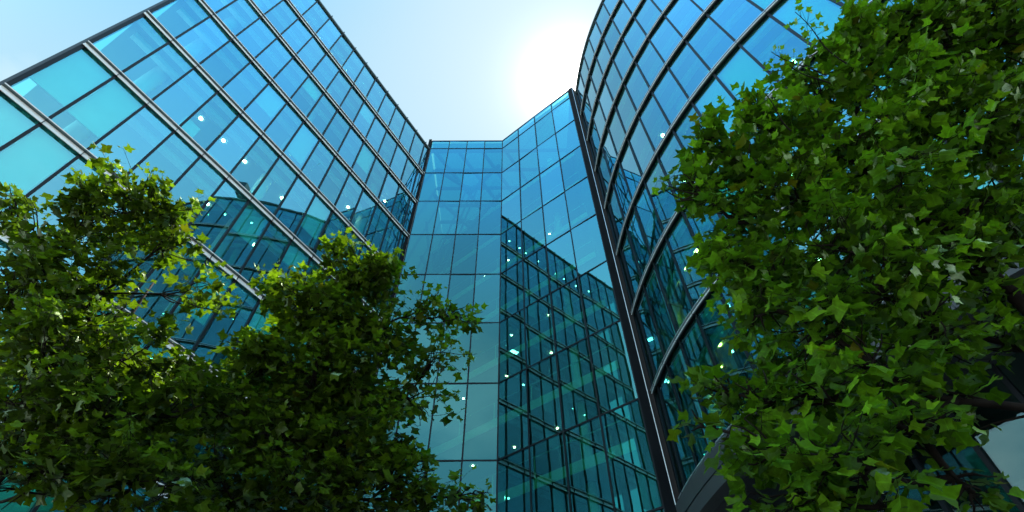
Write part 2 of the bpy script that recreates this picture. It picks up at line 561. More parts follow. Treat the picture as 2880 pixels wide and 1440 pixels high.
    for k, i in [(3, 9.3), (3, 10.3), (3, 12.2), (4, 11.2), (4, 12.4), (5, 10.4), (5, 12.0), (6, 10.0), (6, 12.0), (7, 11.0)]:
        lights.append((k, i, 3.3, 1))
    for k, i, d, typ in lights:
        z = lz(k) - 0.13
        x, y = lp(LW * i, -d)
        mb = MB()
        if typ == 0:
            mb.cyl(x, y, z, z + 0.025, 0.08, 14)
        else:
            a, b = LD * 0.32, LN * 0.16
            mb.prism([(x - a[0] - b[0], y - a[1] - b[1]), (x + a[0] - b[0], y + a[1] - b[1]), (x + a[0] + b[0], y + a[1] + b[1]), (x - a[0] + b[0], y - a[1] + b[1])], z, z + 0.025)
        mb.build("ceiling_light", M["downlight"] if typ == 0 else M["panel"], root)
    return root


# ================================================================= CENTRE BUILDING
CB = np.array([-0.7211, 20.8485])                  # the fold between its two faces
CLD = np.array([-math.cos(0.0088979), -math.sin(0.0088979)])
CLW, CRW = 1.51752, 1.74689
CRD = np.array([math.sin(2.2524526), math.cos(2.2524526)])
CLN = np.array([-CLD[1], CLD[0]]); CLN = CLN if CLN[1] < 0 else -CLN
CRN = np.array([CRD[1], -CRD[0]]); CRN = CRN if CRN[1] < 0 else -CRN
CZ0, CPAR = 39.3443 + CAM_H, 1.38656


def cz(k):
    return CZ0 + CPAR if k < 0 else CZ0 - 4.0 * k


def build_centre():
    root = empty("atrium_building", (CB[0], CB[1] + 3, 0.0))
    tag(root, "narrow folded glass atrium block with a thin black grid between the two offices", "building")
    panes = []
    LV = list(range(-1, 10))
    for a in range(len(LV) - 1):
        zt, zb = cz(LV[a]), cz(LV[a + 1])
        for j in range(4):
            panes.append((("l", LV[a], j), CB + CLD * (CLW * (j + 1) - 0.03), CB + CLD * (CLW * j + 0.03), zb + 0.03, zt - 0.03, CLN))
            panes.append((("r", LV[a], j), CB + CRD * (CRW * j + 0.03), CB + CRD * (CRW * (j + 1) - 0.03), zb + 0.03, zt - 0.03, CRN))
    add_windows(root, panes, M["glass_mid"], {})
    zb, zt = cz(9), cz(-1)
    for side, D_, W_, NN in (("l", CLD, CLW, CLN), ("r", CRD, CRW, CRN)):
        for j in range(0 if side == "l" else 1, 5):
            p = CB + D_ * W_ * j
            w = 0.036
            mb = MB()
            mb.prism([p - D_ * w + NN * 0.025, p + D_ * w + NN * 0.025, p + D_ * w - NN * 0.12, p - D_ * w - NN * 0.12], zb, zt)
            mb.build("mullion", M["mullion"], root)
        for k in LV:
            z = cz(k)
            mb = MB()
            p0, p1 = CB + D_ * 0.0, CB + D_ * W_ * 4
            mb.prism([p0 + NN * 0.028, p1 + NN * 0.028, p1 - NN * 0.10, p0 - NN * 0.10], z - 0.033 - (0.03 if k < 0 else 0), z + 0.033)
            mb.build("transom", M["mullion"], root)
    # dark cladding strips at both ends
    pl = CB + CLD * CLW * 4
    mb = MB()
    mb.prism([pl - CLN * 0.4 + CLD * 0.03, pl + CLN * 0.14 + CLD * 0.03, pl + CLN * 0.14 + CLD * 0.27, pl - CLN * 0.4 + CLD * 0.27], 0, zt + 0.05)
    mb.build("corner_column", M["column"], root)
    pr = CB + CRD * (CRW * 4 + 0.03)
    mb = MB()
    mb.prism([pr + CRN * 0.06, pr + CRD * 0.40 + CRN * 0.06, pr + CRD * 0.40 - CRN * 0.5, pr - CRN * 0.5], 0, zt + 0.05)
    cc = mb.build("corner_column", M["column"], root)
    mb = MB()
    q = pr + CRD * 0.37 + CRN * 0.06
    mb.prism([q, q + CRD * 0.022, q + CRD * 0.022 + CRN * 0.02, q + CRN * 0.02], 0, zt)
    mb.build("edge_trim", M["silver"], cc)
    # inner walls
    back = 11.0
    LB, RB = pl + CLD * 0.1 + np.array([0, 0.14]), pr + CRD * 0.2 + np.array([0.0, 0.2])
    mb = MB()
    mb.prism([LB, LB + (0.0, back), LB + (-0.2, back), LB + (-0.2, 0)], 0, CZ0 + CPAR - 0.05)
    mb.build("side_wall", M["wall"], root)
    mb = MB()
    mb.prism([RB, RB + (0.0, back + 4), RB + (0.2, back + 4), RB + (0.2, 0)], 0, CZ0 + CPAR - 0.05)
    mb.build("side_wall", M["wall"], root)
    mb = MB()
    yb = LB[1] + back
    mb.prism([(LB[0], yb), (RB[0], yb), (RB[0], yb + 0.3), (LB[0], yb + 0.3)], 0, CZ0 + CPAR - 0.05)
    mb.build("back_wall", M["wall"], root)
    # gallery floors: their white edges run parallel to the right-hand face, set back inside
    xl, xr = LB[0] + 0.02, RB[0] - 0.02
    nin = -CRN
    for k in range(0, 10):
        z = cz(k) - 0.55
        p = CB + nin * 2.1
        t0 = (xl - p[0]) / CRD[0]; t1 = (xr - p[0]) / CRD[0]
        a, b = p + CRD * t0, p + CRD * t1
        if k < 1:
            continue
        mb = MB()
        a2 = a if a[1] < yb - 0.2 else p + CRD * ((yb - 0.3 - p[1]) / CRD[1])
        mb.prism([a2, b, (xr, yb - 0.02), (max(xl, a2[0]), yb - 0.02)], z, z + 0.32)
        sl = mb.build("gallery_floor", M["ceiling"], root)
        mb = MB()
        o = CRN * 0.05
        mb.prism([a2 + o, b + o, b + CRN * 0.004, a2 + CRN * 0.004], z - 0.06, z + 0.42)
        mb.build("slab_edge", M["slabedge"], sl)
        mb = MB()
        h = z + 1.4
        mb.bar((*(a2 + o), h), (*(b + o), h), 0.05, 0.05)
        n = 7
        for i in range(n):
            q = a2 + (b - a2) * i / (n - 1)
            mb.bar((*(q + o), z + 0.3), (*(q + o), h), 0.03, 0.03, (0, 1, 0))
        mb.build("guard_rail", M["silver"], sl)
        rr = random.Random(k)
        for i in range(3 if k in (2, 4, 5, 6, 8) else 0):
            t = 0.25 + 0.22 * i + rr.uniform(-.03, .03)
            q = a2 + (b - a2) * t + nin * (1.2 if k % 2 else 2.2)
            if not (xl + .4 < q[0] < xr - .4 and q[1] < yb - .4):
                continue
            mb = MB()
            if rr.random() < 0.97:
                mb.cyl(q[0], q[1], z - 0.03, z - 0.004, 0.055, 12)
                mb.build("ceiling_light", M["downlight"], root)
            else:
                u, v = CRD * 0.3, nin * 0.14
                mb.prism([q - u - v, q + u - v, q + u + v, q - u + v], z - 0.03, z - 0.004)
                mb.build("ceiling_light", M["panel"], root)
        if k % 2 == 1 or k > 4:
            q = CB + nin * 3.2 + CRD * 2.6
            mb = MB(); mb.cyl(q[0], q[1], z + 0.34, z + 3.9, 0.24, 20)
            mb.build("column", M["plaster"], root, True)
    # glazed roof with steel beams
    zr = CZ0 + CPAR - 0.32
    y0 = CB[1]
    mb = MB()
    mb.prism([pl - CLN * .2, CB - CLN * .2, pr - CRN * .3, (RB[0], RB[1]), (RB[0], yb), (LB[0], yb)], zr + 0.25, zr + 0.28)
    mb.build("rooflight", M["rooflight"], root)
    for i in range(6):
        y = y0 + 0.8 + i * 1.9
        mb = MB(); mb.bar((xl, y, zr), (xr, y - 0.0, zr), 0.16, 0.36)
        mb.build("roof_beam", M["steel"], root)
    for i in range(4):
        mb = MB()
        p = CB + CLD * CLW * (4 - i * 1.35)
        mb.bar((p[0], y0 + 0.5, zr - .02), (p[0] + 5.5, y0 + 9.5, zr - .02), 0.2, 0.42)
        mb.build("roof_beam", M["steel"], root)
    # bracing behind the left face, top storeys
    for (x0, z0, x1, z1) in ((-6.4, cz(0) - .2, -3.4, cz(1)), (-3.4, cz(1), -1.0, cz(0) - .2), (-6.2, cz(1) - .3, -3.0, cz(2.3)), (-3.2, cz(2.2), -0.9, cz(1.2)),
                             (-6.3, cz(3), -2.0, cz(5)), (-6.4, cz(2), -5.0, cz(4)), (-6.0, cz(4), -3.8, cz(6))):
        mb = MB()
        mb.bar((x0, y0 + 1.9, z0), (x1, y0 + 1.5, z1), 0.2, 0.3, (0, 1, 0))
        mb.build("brace", M["steel"], root)
    for x in (-5.6, -5.1, -4.7):
        mb = MB(); mb.bar((x, y0 + 2.6, cz(3.2)), (x + 1.8, y0 + 3.4, cz(0.1)), 0.08, 0.22, (0, 1, 0))
        mb.build("stair_stringer", M["steel"], root)
    return root


# ================================================================= RIGHT (CURVED) BUILDING
RC = np.array([24.1405, 16.5601])
RR, RPH0, RDP = 19.0718, 3.392532, 0.06668906
RZ0, RH = 39.298 + CAM_H, 3.98500
RL = 0.14
PH_S = 3.166
NS_R = 8


def rp(ph, out=0.0):
    r = RR - RL + out
    return np.array([RC[0] + r * math.cos(ph), RC[1] + r * math.sin(ph)])


def rz(k):
    return RZ0 - RH * k


def arc_prism(mb, ph0, ph1, o_out, o_in, z0, z1, step=0.02):
    n = max(2, int((ph1 - ph0) / step))
    pts = [rp(ph0 + (ph1 - ph0) * i / n, o_out) for i in range(n + 1)]
    inn = [rp(ph0 + (ph1 - ph0) * i / n, o_in) for i in range(n + 1)]
    for i in range(n):
        a, b, c, d = pts[i], pts[i + 1], inn[i + 1], inn[i]
        v = len(mb.v)
        mb.v += [(a[0], a[1], z0), (b[0], b[1], z0), (c[0], c[1], z0), (d[0], d[1], z0), (a[0], a[1], z1), (b[0], b[1], z1), (c[0], c[1], z1), (d[0], d[1], z1)]
        fs = [(v, v + 3, v + 2, v + 1), (v + 4, v + 5, v + 6, v + 7), (v, v + 1, v + 5, v + 4), (v + 2, v + 3, v + 7, v + 6)]
        if i == 0: fs.append((v + 3, v, v + 4, v + 7))
        if i == n - 1: fs.append((v + 1, v + 2, v + 6, v + 5))
        mb.f += fs
        mb.m += [0] * len(fs)


def build_right():
    root = empty("curved_office_building", (RC[0] - RR + 2, RC[1] - 6, 0.0))
    tag(root, "curved glass office building on the right with bowed metal bands, behind the big tree", "building")
    phs = [PH_S] + [RPH0 + RDP * j for j in range(-3, 14)]
    PH_E = phs[-1]
    panes = []
    for k in range(NS_R):
        for i in range(len(phs) - 1):
            mid = (phs[i] + phs[i + 1]) / 2
            e = 0.02 / RR
            panes.append(((k, i), rp(phs[i] + e), rp(phs[i + 1] - e), rz(k + 1) + 0.09, rz(k) - 0.09, np.array([math.cos(mid), math.sin(mid)])))
    blinds = {(5, 7): 0.9, (5, 8): 0.8, (4, 10): 0.85, (6, 8): 0.7, (6, 6): 0.85, (7, 9): 0.9, (3, 12): 0.7, (5, 10): 0.9, (6, 10): 0.9, (7, 12): 0.9}
    add_windows(root, panes, M["glass_right"], blinds)
    for ph in phs:
        mb = MB()
        w = 0.045 / RR
        mb.prism([rp(ph - w, 0.04), rp(ph + w, 0.04), rp(ph + w, -0.12), rp(ph - w, -0.12)], rz(NS_R), RZ0)
        mb.build("mullion", M["mullion"], root)
    D = 8.0
    for k in range(NS_R + 1):
        z = rz(k)
        if k == 0:
            mb = MB(); arc_prism(mb, PH_S, PH_E, 0.10, -0.4, z - 0.09, z + 0.07)
            mb.build("roof_coping", M["fascia"], root)
        else:
            mb = MB(); arc_prism(mb, PH_S + 0.004, PH_E, RL, 0.05, z - 0.125, z - 0.03)
            for ph in phs[1:-1]:
                w = 0.008 / RR
                mb.prism([rp(ph - w, RL + 0.014), rp(ph + w, RL + 0.014), rp(ph + w, 0.06), rp(ph - w, 0.06)], z - 0.158, z + 0.004, 1)
            ld = mb.build("ledge", [M["fascia"], M["mullion"]], root)
            mb = MB(); arc_prism(mb, PH_S + 0.004, PH_E, RL + 0.01, RL - 0.03, z - 0.028, z + 0.002)
            mb.build("nosing", M["silver"], ld)
            mb = MB(); arc_prism(mb, PH_S + 0.004, PH_E, RL + 0.010, RL - 0.022, z - 0.155, z - 0.127)
            mb.build("drip_edge", M["bright_edge"], ld)
            mb = MB(); arc_prism(mb, PH_S, PH_E, 0.035, -0.08, z - 0.10, z + 0.09)
            mb.build("transom", M["mullion"], root)
        mb = MB(); arc_prism(mb, PH_S + 0.002, PH_E, -0.13, -D, z - 0.10, z + 0.088, 0.06)
        sl = mb.build("floor_slab", M["ceiling"] if k else M["roof"], root)
        if k < NS_R:
            mb = MB(); arc_prism(mb, PH_S + 0.01, PH_E - .01, -0.22, -0.45, z - 0.28, z - 0.102)
            mb.build("ceiling_strip", M["strip"], sl)
            mb = MB(); arc_prism(mb, PH_S + 0.02, PH_E - .02, -0.95, -1.2, z - 0.38, z - 0.102)
            mb.build("ceiling_strip", M["strip"], sl)
            mb = MB(); arc_prism(mb, PH_S + 0.004, PH_E, -0.14, -D, rz(k + 1) + 0.09, rz(k + 1) + 0.106, 0.06)
            mb.build("floor_finish", M["floor"], root)
    mb = MB(); arc_prism(mb, PH_S, PH_E, -D, -D - 0.3, 0, RZ0, 0.06)
    mb.build("back_wall", M["wall"], root)
    for ph in (PH_S + 0.001, PH_E - 0.012):
        mb = MB()
        w = 0.004
        mb.prism([rp(ph, -0.14), rp(ph + w, -0.14), rp(ph + w, -D), rp(ph, -D)], 0, RZ0)
        mb.build("end_wall", M["wall"], root)
    # white stone hem below the glazing, dark undercroft
    z8 = rz(NS_R)
    mb = MB(); arc_prism(mb, PH_S + 0.006, PH_E, 0.30, -0.1, z8 - 1.15, z8 - 0.24)
    hem = mb.build("hem_panel", M["stone"], root)
    mb = MB(); arc_prism(mb, PH_S + 0.006, PH_E, 0.315, 0.28, z8 - 0.76, z8 - 0.74)
    mb.build("joint", M["mullion"], hem)
    mb = MB(); arc_prism(mb, PH_S, PH_E, -0.12, -8.0, z8 - 1.14, z8 - 0.9, 0.05)
    mb.build("undercroft_soffit", M["dark_base"], root)
    mb = MB(); arc_prism(mb, PH_S, PH_E, -1.9, -1.95, 0, z8 - 1.15, RDP)
    mb.build("ground_floor_glazing", M["glass_ground"], root)
    mb = MB(); arc_prism(mb, PH_S, PH_E, -1.86, -1.99, 3.9, 4.35, RDP / 2)
    mb.build("ground_floor_rail", M["silver"], root)
    for ph in phs:
        mb = MB(); w = 0.05 / RR
        mb.prism([rp(ph - w, -1.84), rp(ph + w, -1.84), rp(ph + w, -2.0), rp(ph - w, -2.0)], 0, z8 - 1.15)
        mb.build("mullion", M["mullion"], root)
    mb = MB(); arc_prism(mb, PH_S, PH_E, -7.0, -7.2, 0, z8 - 1.15, 0.05)
    mb.build("base_wall", M["wall"], root)
    for i in range(1, 17, 5):
        x, y = rp(phs[i], -1.62)
        for k in range(NS_R):
            mb = MB(); mb.cyl(x, y, rz(k + 1) + 0.11, rz(k) - 0.105, 0.33, 24)
            mb.build("column", M["plaster"], root, True)
    L = [(2, 3.2, 1.9), (3, 8.5, 2.0), (4, 7.6, 2.0), (5, 9.6, 2.2), (3, 3.4, 1.5), (6, 4.5, 1.8), (6, 5.4, 1.9), (6, 6.5, 2.0), (5, 5.3, 2.0), (5, 6.2, 2.2), (7, 4.3, 1.5), (7, 5.4, 1.9), (7, 6.6, 2.2),
         (5, 4.4, 1.7), (4, 4.5, 1.6), (0, 8.0, 1.8), (0, 6.5, 1.8), (0, 9.4, 1.8), (6, 7.6, 2.1), (6, 8.6, 2.1), (5, 7.4, 2.0), (5, 8.4, 2.0), (7, 8.5, 2.0), (4, 10.4, 2.0), (4, 11.3, 2.0), (3, 11.4, 2.0)]
    for k, j, d in L:
        ph = RPH0 + RDP * (j - 4)
        x, y = rp(ph, -d); z = rz(k) - 0.13
        mb = MB(); mb.cyl(x, y, z, z + 0.025, 0.08, 14)
        mb.build("ceiling_light", M["downlight"], root)
    for k, j, d in [(6, 2.2, 1.2), (6, 2.9, 1.3), (7, 1.6, 1.0), (7, 2.4, 1.2), (7, 3.0, 1.4), (8 - 1, 2.0, 1.9), (6, 3.7, 1.4)]:
        ph = RPH0 + RDP * (j - 4)
        x, y = rp(ph, -d); z = rz(k) - 0.13
        mb = MB(); mb.cyl(x, y, z, z + 0.025, 0.08, 14)
        mb.build("ceiling_light", M["warm"], root)
    for k, j in [(5, 6.8), (5, 8.0), (6, 7.2)]:
        ph = RPH0 + RDP * (j - 4); z = rz(k) - 0.13
        mb = MB(); arc_prism(mb, ph, ph + 0.03, -2.6, -2.95, z, z + 0.025)
        mb.build("ceiling_light", M["panel"], root)
    # cleaning cradle housing on the roof edge (it shows in the left block's reflections)
    x, y = rp(RPH0 + RDP * 3.0, -0.8)
    mb = MB()
    mb.cyl(x, y, RZ0 + 0.1, RZ0 + 1.5, 0.22, 10)
    mb.bar((x - 0.9, y - 0.5, RZ0 + 1.9), (x + 0.9, y + 0.5, RZ0 + 1.9), 0.9, 0.9)
    mb.build("roof_cradle", M["steel"], root)
    return root


# ================================================================= ADDED SKY BLOCKER BEHIND THE VIEWER
def build_sky_blocker():
    root = empty("office_building", (0, -34, 0))  # added block out of view, darkens the trees by hiding the back sky
    tag(root, "unseen dark block added behind the viewer to cut sky light on the trees", "building")
    M["dark_clad"] = plain("dark_blocker_cladding", (0.035, 0.038, 0.04), 0.6, 0.0, 0.15, 0.4)
    mb = MB(); mb.prism([(-24, -34), (24, -34), (24, -46), (-24, -46)], 0, 33.0); mb.build("walls", M["dark_clad"], root)
    mb = MB(); mb.prism([(-24.3, -33.7), (24.3, -33.7), (24.3, -46.3), (-24.3, -46.3)], 33.02, 33.9); mb.build("parapet", M["fascia"], root)
    for k in range(8):
        mb = MB(); mb.prism([(-23, -33.9), (23, -33.9), (23, -33.98), (-23, -33.98)], 1.4 + 4 * k, 3.9 + 4 * k)
        mb.build("blocker_band", M["dark_base"], root)


# ================================================================= TREES
HALF = [(0.0, 0.0), (0.20, -0.05), (0.36, 0.02), (0.60, 0.14), (0.42, 0.30), (0.36, 0.46), (0.40, 0.62), (0.54, 0.94), (0.34, 0.88), (0.17, 0.86), (0.0, 0.78)]
MID = [(0.0, 0.0), (0.0, 0.26), (0.0, 0.52), (0.0, 0.78)]


def leaf_template():
    """tulip-tree leaf: four pointed lobes, notched tip, folded along the midrib"""
    v = []
    f = []
    def side(sg):
        idx = []
        for (x, y) in HALF[1:-1]:
            idx.append(len(v)); v.append((sg * x, y))
        return idx
    mid = []
    for x, y in MID:
        mid.append(len(v)); v.append((x, y))
    for sg in (1, -1):
        s = side(sg)
        tris = [(mid[0], s[0], s[1]), (mid[0], s[1], mid[1]), (s[1], s[2], s[3]), (mid[1], s[1], s[3]), (mid[1], s[3], s[4]), (mid[1], s[4], mid[2]), (mid[2], s[4], s[5]),
                (mid[2], s[5], s[7]), (s[5], s[6], s[7]), (mid[2], s[7], s[8]), (mid[2], s[8], mid[3])]
        f += [t if sg > 0 else t[::-1] for t in tris]
    return np.array(v), np.array(f)


LV2, LF = leaf_template()


def leaves_mesh(name, P, T, U, size, tone, yel, mat, parent):
    """P base points, T blade direction, U blade normal, size, all arrays; ONE crown mesh"""
    n = len(P)
    T = T / np.linalg.norm(T, axis=1, keepdims=True)
    S = np.cross(T, U); S /= np.linalg.norm(S, axis=1, keepdims=True)
    U = np.cross(S, T)
    nv = len(LV2)
    fold = RNG.uniform(0.05, 0.55, n)
    curl = RNG.uniform(-0.1, 0.55, n)
    wav = RNG.normal(0, 0.06, (n, nv))
    asp = RNG.uniform(0.85, 1.1, n)
    x = LV2[None, :, 0] * asp[:, None]; y = np.repeat(LV2[None, :, 1], n, 0)
    x = x + RNG.normal(0, 0.045, (n, nv)) * (np.abs(LV2[:, 0]) > 0.01)
    z = np.abs(x) * fold[:, None] - curl[:, None] * (y ** 2) * 0.6 - (np.abs(x) ** 2) * curl[:, None] * 0.7 + wav * (np.abs(x) + 0.1)
    sz = size[:, None, None]
    V = P[:, None, :] + sz * (x[..., None] * S[:, None, :] + y[..., None] * T[:, None, :] + z[..., None] * U[:, None, :])
    V = V.reshape(-1, 3)
    F = (LF[None] + (np.arange(n) * nv)[:, None, None]).reshape(-1, 3)
    me = bpy.data.meshes.new(name)
    me.vertices.add(len(V)); me.vertices.foreach_set("co", V.astype(np.float32).ravel())
    me.loops.add(F.size); me.loops.foreach_set("vertex_index", F.astype(np.int32).ravel())
    me.polygons.add(len(F))
    me.polygons.foreach_set("loop_start", np.arange(0, F.size, 3, dtype=np.int32))
    me.polygons.foreach_set("loop_total", np.full(len(F), 3, dtype=np.int32))
    me.polygons.foreach_set("use_smooth", np.ones(len(F), dtype=bool))
    me.update(calc_edges=True)
    at = me.color_attributes.new("leaf_tone", "FLOAT_COLOR", "POINT")
    c = np.ones((n, nv, 4), np.float32)
    c[..., 0] = tone[:, None]; c[..., 1] = yel[:, None]; c[..., 2] = 0.5
    at.data.foreach_set("color", c.ravel())
    uvl = me.uv_layers.new(name="UVMap")
    uv = np.stack([np.abs(LV2[:, 0]), LV2[:, 1]], 1)
    uvl.data.foreach_set("uv", np.tile(uv[LF.ravel()], (n, 1)).astype(np.float32).ravel())
    me.materials.append(mat)
    o = bpy.data.objects.new(name, me)
    COL.objects.link(o)
    o.parent = parent
    return o


def bent(a, b, n, sag, rng):
    a, b = np.asarray(a, float), np.asarray(b, float)
    L = np.linalg.norm(b - a)
    o1, o2 = rng.normal(0, sag * L, 3), rng.normal(0, sag * L, 3)
    out = []
    for i in range(n + 1):
        t = i / n
        out.append(a + (b - a) * t + o1 * math.sin(math.pi * t) + o2 * math.sin(2 * math.pi * t) * 0.5)
    return out


def make_tree(name, label, base, lobes, leaf, dens, mat, seed, trunk_r=0.11, top=None, group=None, sprays=()):
    """lobes: (centre, radius, fullness). Limbs grow from the trunk to lobes, branches fill each lobe, twigs carry the leaves."""
    rng = np.random.default_rng(seed)
    root = empty(name, base)
    tag(root, label, "tree", None, group)
    base = np.array(base, float)
    inv = Matrix.Translation(-Vector(base))
    cents = np.array([l[0] for l in lobes])
    ctr = cents.mean(0)
    zt = cents[:, 2].max() if top is None else top
    tp = np.array([base[0] * 0.6 + ctr[0] * 0.4, base[1] * 0.6 + ctr[1] * 0.4, zt])
    tpts = bent(base, tp, 14, 0.025, rng)
    tpts[0] = base.copy()
    zfork = max(1.9, cents[:, 2].min() - 0.9)
    mb = MB()
    mb.tube(tpts, [trunk_r * (1.35 if i == 0 else 1.0) * (1 - 0.86 * i / 14) for i in range(15)], 10)
    o = mb.build("trunk", M["bark"], root, True)
    o.matrix_parent_inverse = inv
    T = np.array(tpts)
    P, D, U = [], [], []
    SZ, TN = [], []
    tw = MB()
    # limbs: every lobe hangs on the nearest point of the wood that is already there
    wood = [(T[i], -1, 0.0) for i in range(len(T)) if T[i][2] >= zfork]
    wood = wood or [(T[-3], -1, 0.0)]
    todo = set(range(len(lobes)))
    par, paths, order = {}, {}, []
    while todo:
        best = None
        for i in todo:
            c = np.asarray(lobes[i][0])
            for (p, own, run) in wood:
                d = np.linalg.norm(c - p)
                lift = max(0.0, p[2] - c[2] + 0.1)
                cost = d + 0.28 * run + 0.9 * lift
                if best is None or cost < best[0]:
                    best = (cost, i, p, own, run + d)
        _, i, p, own, run = best
        limb = bent(p, np.asarray(lobes[i][0]), 8, 0.06, rng)
        par[i] = own; paths[i] = limb; order.append(i); todo.discard(i)
        for k in (4, 6, 8):
            wood.append((limb[k], i, run))
    desc = {i: 1 for i in order}
    for i in reversed(order):
        if par[i] >= 0:
            desc[par[i]] += desc[i]
    for i in order:
        c, r, full = lobes[i]
        c = np.asarray(c, float)
        limb = paths[i]
        rl = 0.010 + 0.0085 * math.sqrt(desc[i])
        re = 0.006 + 0.0055 * math.sqrt(max(desc[i] - 1, 0))
        lb = MB()
        lb.tube(limb, [rl + (re - rl) * k / 8 for k in range(9)], 7)
        nb = int(5 + 9 * r)
        tips = []
        shoots = rng.normal(0, 1, (3, 3)); shoots[:, 2] = np.abs(shoots[:, 2]) * 0.9 - 0.1
        shoots /= np.linalg.norm(shoots, axis=1, keepdims=True)
        for b in range(nb):
            d = rng.normal(0, 1, 3); d[2] += 0.25; d /= np.linalg.norm(d)
            q = c + d * r * rng.uniform(0.55, 0.95)
            s = limb[int(rng.integers(4, 9))]
            br = bent(s, q, 5, 0.07, rng)
            lb.tube(br, [0.010 * (1 - 0.7 * k / 5) + 0.002 for k in range(6)], 5)
            tips.append(br)
        o = lb.build("limb", M["bark"], root, True)
        o.matrix_parent_inverse = inv
        ns = int(dens * full * 46 * (r / 0.45) ** 2 * (0.135 / leaf) ** 2)
        for s in range(ns):
            d = rng.normal(0, 1, 3); d /= np.linalg.norm(d)
            rad = r * rng.uniform(0.25, 1.0) ** 0.55 * rng.uniform(0.85, 1.12)
            if s % 10 < 3:                              # leafy shoots that reach out of the mass
                sh = shoots[int(rng.integers(0, len(shoots)))]
                d = sh + rng.normal(0, 0.10, 3); d /= np.linalg.norm(d)
                rad = r * rng.uniform(0.8, 1.5)
            e = c + d * rad * np.array([1.12, 1.12, 0.62])
            br = tips[int(rng.integers(0, len(tips)))]
            if s % 2:
                br = min(tips, key=lambda t: np.linalg.norm(t[-1] - e))
            pts_b = np.array(br)
            s0 = pts_b[int(np.argmin(np.linalg.norm(pts_b - e, axis=1)))]
            L = np.linalg.norm(e - s0)
            if L > 0.75:
                s0 = e + (s0 - e) / L * rng.uniform(0.4, 0.75)
                L = 0.6
            if L < 0.12:
                s0 = e - d * 0.25
            twp = bent(s0, e, 3, 0.06, rng)
            tw.tube(twp, [0.0045, 0.004, 0.003, 0.002], 4)
            ax = (e - s0) / (np.linalg.norm(e - s0) + 1e-9)
            nl = int(rng.integers(4, 8))
            young_lit = rng.choice((0.65, 0.85, 1.05, 1.5), p=(.27, .3, .27, .16))  # sprig tone at random; the light ones also paint in crown highlights
            ph = rng.uniform(0, 6.28)
            a1 = np.cross(ax, (0.2, 0.3, 0.93)); a1 /= np.linalg.norm(a1) + 1e-9
            a2 = np.cross(ax, a1)
            for l in range(nl):
                t = 1.0 - l * 0.16 + rng.uniform(-0.05, 0.05)
                an = ph + l * 2.4
                sd = a1 * math.cos(an) + a2 * math.sin(an)
                dirn = ax * (0.75 - 0.1 * l) + sd * 0.9 + np.array([0, 0, -0.12]) + rng.normal(0, 0.15, 3)
                dirn /= np.linalg.norm(dirn)
                pet = leaf * rng.uniform(0.35, 0.75)
                p0 = s0 + (e - s0) * t
                pb = p0 + dirn * pet + np.array([0, 0, -0.01])
                tw.tube([p0, pb], [0.0017, 0.0013], 3)
                up = np.array([0, 0, 1.0]) + sd * 0.25 + rng.normal(0, 0.38, 3)
                bd = dirn * np.array([1, 1, 0.55]) + np.array([0, 0, -0.22]) + rng.normal(0, 0.18, 3)
                P.append(pb); D.append(bd); U.append(up); TN.append(young_lit * (2.0, 1.5, 1.1, 0.85, 0.75, 0.7, 0.7, 0.7)[l])  # young tips paler, inner leaves darker: also paints the crown's light and dark
                SZ.append(leaf * rng.choice((0.6, 0.8, 0.95, 1.1, 1.25)) * rng.uniform(0.9, 1.1) * (0.7 if l == 0 else 1.0))
    for (a, b, nlv, ls) in sprays:                  # bare leading shoots with small young leaves
        pts = bent(a, b, 9, 0.03, rng)
        tw.tube(pts, [0.007 * (1 - 0.7 * i / 9) + 0.0015 for i in range(10)], 5)
        for l in range(nlv):
            t = rng.uniform(0.3, 1.0); p = pts[int(t * 9)]
            d = rng.normal(0, 1, 3); d[2] += 0.2; d /= np.linalg.norm(d)
            q = p + d * rng.uniform(0.04, 0.16)
            tw.tube([p, q], [0.002, 0.0014], 3)
            P.append(q); D.append(d); U.append(np.array([0, 0, 1.0]) + rng.normal(0, 0.5, 3)); SZ.append(ls * rng.uniform(0.6, 1.2)); TN.append(1.9)
    o = tw.build("twigs", M["bark"], root, True)
    o.matrix_parent_inverse = inv
    n = len(P)
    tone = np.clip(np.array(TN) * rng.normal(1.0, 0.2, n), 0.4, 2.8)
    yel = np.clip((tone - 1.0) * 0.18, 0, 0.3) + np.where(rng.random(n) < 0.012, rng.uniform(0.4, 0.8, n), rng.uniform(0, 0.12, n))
    o = leaves_mesh("crown", np.array(P), np.array(D), np.array(U), np.array(SZ), tone, yel, mat, root)
    o.matrix_parent_inverse = inv
    print(name, "leaves", n)
    return root


def lobe_list(spec, dflt, ramp=None):
    out = []
    s = 2880 / 2576.0
    for t in spec:
        px, py, r = t[:3]
        full = t[3] if len(t) > 3 else 1.0
        dep = t[4] if len(t) > 4 else dflt
        if ramp:
            dep = dep - dflt + ramp[0] + (ramp[1] - ramp[0]) * min(1.0, max(0.0, (1250 - py) / (1250 - ramp[2])))
        out.append((along(px, py, dep), r * s / FPX * dep, full))
    return out


